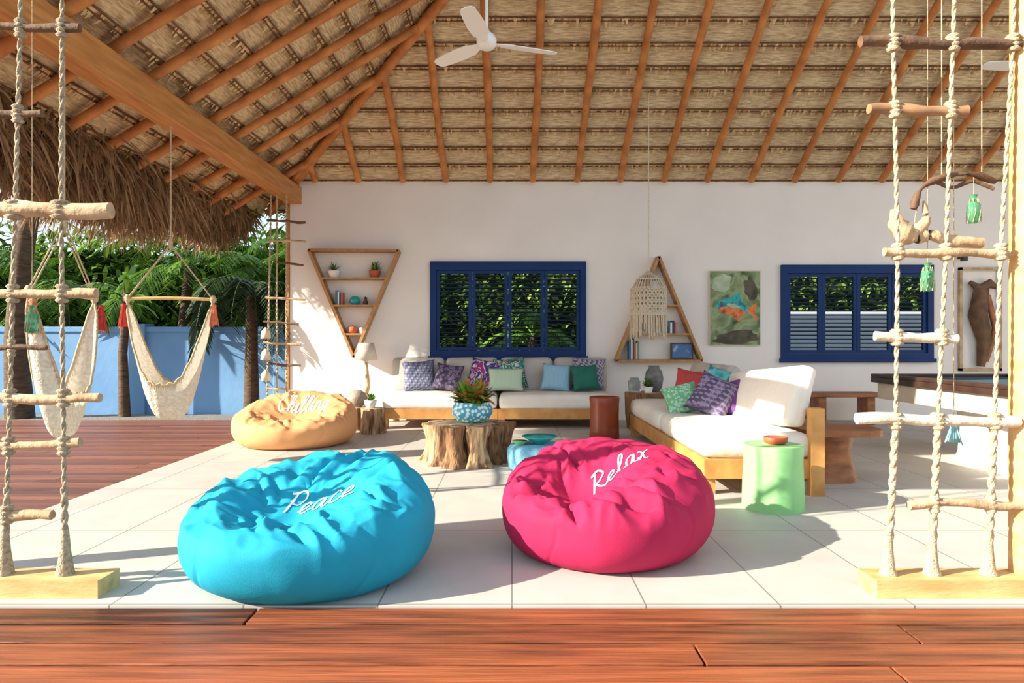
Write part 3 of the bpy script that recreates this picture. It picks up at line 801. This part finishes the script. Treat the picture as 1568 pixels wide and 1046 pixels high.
b=B('wall_painting')
P_art=ramp_mat('painted_sea_background',[(.30,(66,72,58)),(.42,(108,130,90)),(.52,(150,166,122)),(.62,(120,138,96)),(.75,(76,86,64))],scale=4.0,distort=.6,bump=.05)
A_teal=ramp_mat('painted_teal',[(.35,(24,120,140)),(.5,(60,180,176)),(.65,(20,96,130))],scale=7,distort=.6,bump=0)
A_or=ramp_mat('painted_orange',[(.35,(196,84,48)),(.5,(226,140,70)),(.65,(170,60,50))],scale=8,bump=0)
A_dk=ramp_mat('painted_dark',[(.35,(54,50,44)),(.6,(96,88,70))],scale=6,bump=0)
A_lt=ramp_mat('painted_pale',[(.35,(196,200,170)),(.6,(160,180,150))],scale=8,bump=0)
b.box(3.01,3.79,WY-.045,WY-.005,1.14,2.28,M_cream); b.box(3.02,3.78,WY-.05,WY-.044,1.15,2.27,P_art)
def clampp(x,z): return (min(3.775,max(3.025,x)),min(2.265,max(1.155,z)))
def blob(cx,cz,rx_,rz_,ang,m,yo,seed,amp=.18):
    vs=[]
    n=40
    for k in range(n):
        t=2*math.pi*k/n; q=1+amp*noise.noise(Vector((math.cos(t)*1.8+seed,math.sin(t)*1.8,seed)))*2
        u,v=rx_*q*math.cos(t),rz_*q*math.sin(t)
        x,z=clampp(cx+u*math.cos(ang)-v*math.sin(ang),cz+u*math.sin(ang)+v*math.cos(ang))
        vs.append((x,WY-.05-yo,z))
    b.add(vs,[tuple(range(n))],m)
def polyp(pts,m,yo): b.add([(x,WY-.05-yo,z) for x,z in pts],[tuple(range(len(pts)))],m)
blob(3.42,1.26,.34,.10,.1,A_dk,.0005,1); blob(3.2,2.08,.16,.12,.5,A_lt,.0006,5); blob(3.64,2.0,.10,.18,.2,A_dk,.0007,7)
# fish: body, belly, tail, fins, eye
blob(3.36,1.72,.26,.135,-.18,A_teal,.001,2,.06); blob(3.36,1.655,.22,.065,-.18,A_or,.0015,4,.08)
polyp([(3.56,1.68),(3.74,1.80),(3.70,1.66),(3.75,1.50)],A_or,.0012); polyp([(3.28,1.84),(3.46,1.95),(3.50,1.80)],A_teal,.0013); polyp([(3.34,1.60),(3.48,1.48),(3.46,1.62)],A_or,.0014)
blob(3.38,1.74,.10,.03,-.2,A_lt,.002,9); blob(3.19,1.78,.022,.022,0,A_dk,.0025,3,.0)
b.build()
b=B('driftwood_wall_art')
b.box(6.82,6.86,WY-.06,WY-.01,.75,2.33,M_drift); b.box(7.42,7.46,WY-.06,WY-.01,.75,2.33,M_drift); b.box(6.82,7.46,WY-.06,WY-.01,2.29,2.33,M_drift); b.box(6.82,7.46,WY-.06,WY-.01,.75,.79,M_drift)
b.tube([(6.95,WY-.09,2.1),(7.1,WY-.09,2.0),(7.25,WY-.09,2.08),(7.36,WY-.09,2.02)],[.03,.07,.07,.03],M_driftdk,10,wob=.3)
b.tube([(7.12,WY-.09,2.0),(7.08,WY-.1,1.6),(7.16,WY-.1,1.2),(7.12,WY-.09,.82)],[.09,.12,.09,.05],M_driftdk,12,wob=.4)
b.tube([(7.22,WY-.09,1.9),(7.34,WY-.1,1.4),(7.2,WY-.09,.9)],[.04,.05,.03],M_slab,10,wob=.3)
b.build()
b=B('wall_sconce'); b.lathe([(.05,0),(.05,.12),(.03,.14),(.0001,.14)],(6.84,WY-.12,2.42),M_black,16); b.box(6.82,6.86,WY-.12,WY,2.46,2.5,M_black); b.build()

b=B('floor_lamp'); lxp,lyp=-2.16,10.1
b.lathe([(.15,0),(.15,.03),(.05,.05),(.0001,.05)],(lxp,lyp,0),M_dark,24)
b.tube([(lxp,lyp,.04),(lxp-.04,lyp,.3),(lxp+.03,lyp,.55),(lxp,lyp,.92)],[.035,.05,.035,.02],M_drift,10,wob=.3)
b.lathe([(.16,.93),(.17,.93),(.115,1.18),(.105,1.18),(.16,.93)],(lxp,lyp,0),M_shade,30)
b.lathe([(.03,.9),(.035,.98),(.0001,1.02)],(lxp,lyp,0),M_white,14)
b.build()
b=B('stone_ball_vase'); b.lathe([(.06,0),(.12,.05),(.14,.12),(.11,.19),(.05,.23),(.045,.23),(.0001,.2)],(-2.12,9.35,0.303),M_sisal,26); b.build()
b=stump('log_stand',(-2.12,9.35,0),.15,.30,M_bark,M_cut,seed=12); b.build()

# ------------------------------------------------------------------ pendant
b=B('macrame_pendant_light')
px,py=1.80,9.0
b.tube([(px,py,ZC+SL*(WY-py)-.06),(px,py,2.0)],.008,M_mac,6)
for z,r in ((2.02,.15),(1.9,.215),(1.55,.225)):
    b.tube([(px+r*math.cos(t*math.pi/12),py+r*math.sin(t*math.pi/12),z) for t in range(25)],.012,M_mac,6)
for k in range(28):
    a=2*math.pi*k/28
    b.tube([(px,py,2.13),(px+.15*math.cos(a),py+.15*math.sin(a),2.02),(px+.215*math.cos(a),py+.215*math.sin(a),1.9)],.008,M_mac,4)
    b.tube([(px+.22*math.cos(a),py+.22*math.sin(a),1.9),(px+.226*math.cos(a),py+.226*math.sin(a),1.55)],.009,M_mac,4)
    for sg in (-1,1):
        b.tube([(px+.228*math.cos(a+sg*2*math.pi/28*j),py+.228*math.sin(a+sg*2*math.pi/28*j),1.9-.07*j) for j in range(6)],.009,M_mac,4)
for k in range(150):
    a=U(0,6.28); r=U(.21,.235); z0=U(1.5,1.68); dl=.28+.06*math.sin(a*7)
    b.tube([(px+r*math.cos(a),py+r*math.sin(a),z0),(px+(r+.004)*math.cos(a+.02),py+(r+.004)*math.sin(a),max(1.22,z0-dl))],.009,M_mac,4)
b.lathe([(.035,1.72),(.05,1.66),(.035,1.6),(.0001,1.59)],(px,py,0),M_white,14)
b.build()

# ------------------------------------------------------------------ ceiling fans
def fan(c,angs):
    b=B('ceiling_fan')
    b.tube([(c[0],c[1],c[2]+.08),(c[0],c[1],ZC+SL*(WY-c[1])-.05)],.014,M_fan,10)
    b.lathe([(.0001,-.05),(.06,-.045),(.085,-.02),(.09,.03),(.07,.07),(.03,.10),(.02,.13),(.0001,.13)],c,M_fan,30)
    for a in angs:
        X=Matrix.Translation(c)@Matrix.Rotation(math.radians(a),4,'Z')@Matrix.Rotation(math.radians(12),4,'X')
        vs=[];st=[(.07,.03),(.14,.045),(.2,.07),(.35,.078),(.5,.072),(.62,.062),(.655,.04),(.665,.0)]
        for x,w in st:
            for sg in (-1,1):
                for zz in (-.004,.004): vs.append(X@Vector((x,sg*w,zz)))
        fs=[]
        for i in range(len(st)-1):
            o=i*4; fs+=[(o,o+4,o+6,o+2),(o+1,o+3,o+7,o+5),(o,o+1,o+5,o+4),(o+2,o+6,o+7,o+3)]
        b.add(vs,fs,M_fan)
    b.build()
fan((-.224,6.0,3.82),(19,137,258))
fan((5.2,6.6,3.86),(62,182,302))

# ------------------------------------------------------------------ rope ladders
def knot(b,p,r,m=None,h=.05):
    m=m or M_rope
    for dz in (-.6,-.2,.2,.6):
        b.lathe([(r*.7,-.2*h),(r,0),(r*.7,.2*h)],(p[0],p[1],p[2]+dz*h),m,10)
def branch(b,p0,p1,r,m,seed,sag=.0):
    p0=Vector(p0);p1=Vector(p1);K=10;pts=[];rs=[]
    for k in range(K+1):
        t=k/K; p=p0.lerp(p1,t); p.z+=.02*noise.noise(Vector((t*3,seed,0)))-sag*math.sin(math.pi*t); p.y+=.012*noise.noise(Vector((t*3,seed,5)))
        pts.append(p); rs.append(r*(1+.3*noise.noise(Vector((t*5,seed,9)))))
    b.tube(pts,rs,m,10,wob=.25,seed=seed)
b=B('rope_ladder'); Y=3.27
b.box(1.70,2.98,Y-.09,Y+.09,0,.085,M_ltwood)
ropes=[[(1.80,.09),(1.838,.82),(1.848,1.65),(1.826,2.63),(1.82,3.44)],[(2.01,.09),(2.04,.82),(2.08,1.65),(2.112,2.63),(2.14,3.44)],[(2.28,.09),(2.31,.82),(2.343,1.65),(2.40,2.63),(2.42,3.44)]]
def rx_at(r,z):
    for i in range(len(r)-1):
        if r[i][1]<=z<=r[i+1][1]:
            t=(z-r[i][1])/(r[i+1][1]-r[i][1]); return r[i][0]*(1-t)+r[i+1][0]*t
    return r[-1][0]
def twist(b,r,Y,z0,z1,rad,off=.007,m=None):
    n=int((z1-z0)/.02)
    for ph in (0,math.pi):
        b.tube([(rx_at(r,z0+(z1-z0)*k/n)+off*math.cos(k*1.0+ph),Y+off*math.sin(k*1.0+ph),z0+(z1-z0)*k/n) for k in range(n+1)],rad,m or M_rope,6)
for i,r in enumerate(ropes):
    twist(b,r,Y,.09,3.43,.0065,.005)
    twist(b,r,Y,.09,.78,.012,.007)
    b.lathe([(.042,.085),(.03,.12),(.022,.2),(.018,.3)],(rx_at(r,.12),Y,0),M_rope,12)
rungs=[(2.63,1.67,2.43,.026,M_driftdk),(2.31,1.71,2.18,.024,mat('brown_rung',(178,138,100),(136,98,66),scale=6)),(1.63,1.78,2.38,.024,M_drift),(1.22,1.74,2.13,.024,M_driftw),(.82,1.65,2.42,.026,M_driftw),(.42,1.90,2.46,.02,M_drift)]
for k,(z,a,c,r,m) in enumerate(rungs):
    branch(b,(a,Y-.0,z+.008),(c,Y-.0,z-.008),r,m,k*3.3)
    for rp in ropes:
        x=rx_at(rp,z)
        if a<x<c: knot(b,(x,Y,z),r*1.3,h=.05)
b.build()
b=B('rope_ladder')
b.box(-2.85,-1.93,Y-.09,Y+.09,0,.085,M_ltwood)
ropesL=[[(-2.43,.09),(-2.405,.92),(-2.38,1.83),(-2.355,2.7),(-2.35,3.44)],[(-2.14,.09),(-2.15,.92),(-2.16,1.83),(-2.155,2.7),(-2.15,3.44)],[(-2.72,.09),(-2.72,.92),(-2.72,1.83),(-2.72,2.7),(-2.72,3.44)]]
M_rope2=mat('grey_rope',(206,190,162),(150,132,104),rough=.9,scale=60,bump=.8,bscale=120)
for r in ropesL:
    twist(b,r,Y,.09,3.43,.0065,.0055,M_rope2); twist(b,r,Y,.09,.5,.010,.007,M_rope2)
    b.lathe([(.042,.085),(.035,.12),(.024,.2),(.016,.3)],(rx_at(r,.12),Y,0),M_rope2,12)
rl=[(2.70,-2.8,-2.07,.02,M_driftdk),(2.29,-2.8,-2.25,.02,M_driftdk),(1.83,-2.8,-1.92,.038,M_drift),(1.43,-2.8,-1.99,.022,M_drift),(1.17,-2.8,-2.23,.012,M_driftdk),(.93,-2.8,-1.97,.023,M_drift),(.70,-2.8,-2.07,.022,M_drift),(.37,-2.8,-2.20,.026,M_drift)]
for k,(z,a,c,r,m) in enumerate(rl):
    branch(b,(a,Y,z-.012 if k in(6,) else z),(c,Y,z+(.02 if k==6 else 0)),r,m,k*2.1+20)
    for rp in ropesL:
        x=rx_at(rp,z)
        if a<x<c: knot(b,(x,Y,z),r*1.1+.006,M_rope2,h=.055)
b.build()
def tassel(b,p,m,L=.12,r=.022):
    b.lathe([(r*.3,0),(r*.8,-.015),(r*.5,-.03),(r*1.1,-L),(.0001,-L)],p,m,12)
    for k in range(14):
        a=U(0,6.28); b.tube([(p[0]+r*.5*math.cos(a),p[1]+r*.5*math.sin(a),p[2]-.03),(p[0]+r*1.3*math.cos(a),p[1]+r*1.3*math.sin(a),p[2]-L*U(.95,1.15))],.003,m,4)
b=B('hanging_rope_ladder'); Yb=9.75
rr=[[(-3.36,.35),(-3.36,3.3)],[(-3.22,.35),(-3.22,3.3)],[(-3.50,.35),(-3.44,3.3)]]
for r in rr: twist(b,r,Yb,.35,3.3,.008,.008)
for k,(z,a,c) in enumerate([(2.9,-3.5,-2.95),(2.62,-3.48,-2.95),(2.3,-3.4,-2.98),(1.8,-3.52,-2.95),(1.45,-3.55,-3.05),(1.15,-3.55,-3.02),(.85,-3.52,-3.02),(.5,-3.5,-3.08)]):
    branch(b,(a,Yb,z+.03),(c,Yb,z),.018,M_drift if k%2 else M_driftdk,k*4.7+50)
for z in (1.3,1.0,.7):
    b.lathe([(.01,.1),(.06,.04),(.07,-.06),(.0001,-.06)],(-3.50,Yb-.05,z),M_driftw,14)
b.build()

b=B('driftwood_mobile'); Ym=3.40
arch=cr([(2.00,Ym,1.86),(2.03,Ym,1.95),(2.12,Ym,2.01),(2.28,Ym,2.035),(2.42,Ym+.02,2.0)],5)
b.tube(arch,[.014+.006*math.sin(i*.8) for i in range(len(arch))],M_driftdk,8,wob=.3)
arch2=cr([(2.10,Ym,2.0),(2.2,Ym+.01,1.97),(2.3,Ym+.01,2.0),(2.40,Ym,1.96)],5)
b.tube(arch2,.010,M_driftdk,8,wob=.3)
b.tube([(2.14,Ym,2.0),(2.14,Ym,3.44)],.003,M_rope,5); b.tube([(2.34,Ym,2.02),(2.34,Ym,3.44)],.003,M_rope,5)
blb=cr([(1.90,Ym,1.86),(1.93,Ym,1.76),(2.0,Ym,1.72),(2.08,Ym,1.73),(2.18,Ym,1.70),(2.34,Ym,1.69)],5)
b.tube(blb,[(.012+.038*math.sin(math.pi*min(1,i/14))+ (.016 if i>12 else 0)) for i in range(len(blb))],M_drift,10,wob=.45)
b.tube(cr([(2.0,Ym,1.74),(2.06,Ym,1.80),(2.05,Ym,1.90)],5),[.035,.034,.032,.03,.026,.023,.02,.016,.012,.009,.005],M_drift,10,wob=.3)
b.tube([(2.03,Ym,1.95),(2.0,Ym,1.76)],.003,M_rope,5)
def bottle(b,x,z,drop_to):
    b.tube([(x,Ym,z+.08),(x,Ym,drop_to)],.002,M_rope,4)
    b.lathe([(.018,-.05),(.03,-.04),(.03,.04),(.014,.06),(.014,.08),(.02,.09)],(x,Ym,z),M_glass,14)
    for k in range(8):
        b.tube([(x+.032*math.cos(k*.8),Ym+.032*math.sin(k*.8),z-.05),(x+.032*math.cos(k*.8+.4),Ym+.032*math.sin(k*.8+.4),z),(x+.02*math.cos(k*.8),Ym+.02*math.sin(k*.8),z+.07)],.002,M_rope,4)
bottle(b,2.30,1.84,2.03); 
b.build()
b=B('hanging_glass_bottle'); bottle(b,2.07,1.50,3.44); b.build()
b=B('hanging_glass_bottle'); bottle(b,-2.39,1.29,3.44); b.build()
b=B('hanging_tassel'); b.tube([(2.20,Ym,.80),(2.20,Ym,3.44)],.0025,M_rope,5); tassel(b,(2.20,Ym,.80),M_aqua,.1,.028); b.build()

# ------------------------------------------------------------------ hammock chairs
def hammock(name,x,y,zbar,zk,ztop,W,d1,d2,rot,t1,t2,spl=.24):
    b=B(name); X=Matrix.Translation((x,y,0))@Matrix.Rotation(math.radians(rot),4,'Z')
    P=lambda a,c,z: X@Vector((a,c,z))
    b.tube([P(0,0,ztop),P(0,0,zk)],.008,M_rope,6)
    b.lathe([(.006,.06),(.02,.03),(.02,-.03),(.006,-.06)],tuple(P(0,0,zk)),M_rope,10)
    b.tube([P(-W-.03,0,zbar),P(0,0,zbar+.01),P(W+.03,0,zbar)],.017,M_ltwood,10)
    for sg in (-1,1):
        for o in (-.012,.012): b.tube([P(0,o,zk),P(sg*W,o,zbar)],.006,M_rope,5)
        b.lathe([(.014,.04),(.026,.02),(.026,-.02),(.014,-.04)],tuple(P(sg*W,0,zbar)),M_rope,10)
    na,nb=44,20; vs=[];fs=[]
    for i in range(na+1):
        a=-1+2*i/na
        e=1-abs(a)**3.0
        for k in range(nb+1):
            v=-1+2*k/nb
            dep=(d1+(d2-d1)*(1-abs(v)**2.2))*e
            xx=W*math.copysign(abs(a)**.95,a)*(1-.12*math.sin(math.pi*abs(a)))
            yy=v*spl*(e**.6)
            z=zbar-.03-dep-(.012*math.sin(a*30)*e*abs(v))
            vs.append(P(xx,yy,z))
    for i in range(na):
        for k in range(nb):
            fs.append((i*(nb+1)+k,(i+1)*(nb+1)+k,(i+1)*(nb+1)+k+1,i*(nb+1)+k+1))
    b.add(vs,fs,M_knit,True)
    for k in (0,nb):
        b.tube([vs[i*(nb+1)+k] for i in range(na+1)],.010,M_rope,6)
        for i in range(2,na-1):
            p=vs[i*(nb+1)+k]; b.tube([p,p+Vector((0,0,-.05))],.003,M_rope,4)
    tassel(b,tuple(P(-W-.02,-.04,zbar-.05)),t1,.22,.035); tassel(b,tuple(P(W+.02,-.04,zbar-.05)),t2,.20,.035)
    return b.build()
hammock('hammock_chair',-3.30,6.6,1.61,2.14,3.297,.385,.78,1.14,10,M_redT,M_orangeT)
hammock('hammock_chair',-3.28,5.0,1.54,2.05,3.297,.385,.70,1.02,92,M_orangeT,M_redT,.10)

# ------------------------------------------------------------------ light & camera
w=bpy.data.worlds.new('World'); S.world=w; w.use_nodes=True
N=w.node_tree.nodes; L=w.node_tree.links; bg=N['Background']
sky=N.new('ShaderNodeTexSky'); sky.sky_type='NISHITA'; sky.sun_disc=False; sky.sun_elevation=math.radians(27); sky.sun_rotation=math.radians(-110)
mx=N.new('ShaderNodeMix'); mx.data_type='RGBA'; mx.inputs['Factor'].default_value=.85
L.new(sky.outputs['Color'],mx.inputs['A']); mx.inputs['B'].default_value=(.80,.91,1,1)
L.new(mx.outputs['Result'],bg.inputs['Color']); bg.inputs['Strength'].default_value=.86
sl=bpy.data.lights.new('sun','SUN'); sl.energy=12.5; sl.angle=math.radians(.5); sl.color=(1,.90,.75)
so=bpy.data.objects.new('sun',sl); S.collection.objects.link(so)
so.rotation_mode='QUATERNION'; so.rotation_quaternion=Vector((1,.34,-.49)).to_track_quat('-Z','Y'); so.location=(-12,-4,9)
cam=bpy.data.cameras.new('camera'); co=bpy.data.objects.new('camera',cam); S.collection.objects.link(co)
co.location=(0,0,1.2); co.rotation_euler=(math.radians(90),0,0); cam.lens=24; cam.sensor_width=36; cam.clip_end=200
S.camera=co
try:
    S.view_settings.view_transform='Standard'; S.view_settings.look='None'
except Exception as e: print(e)
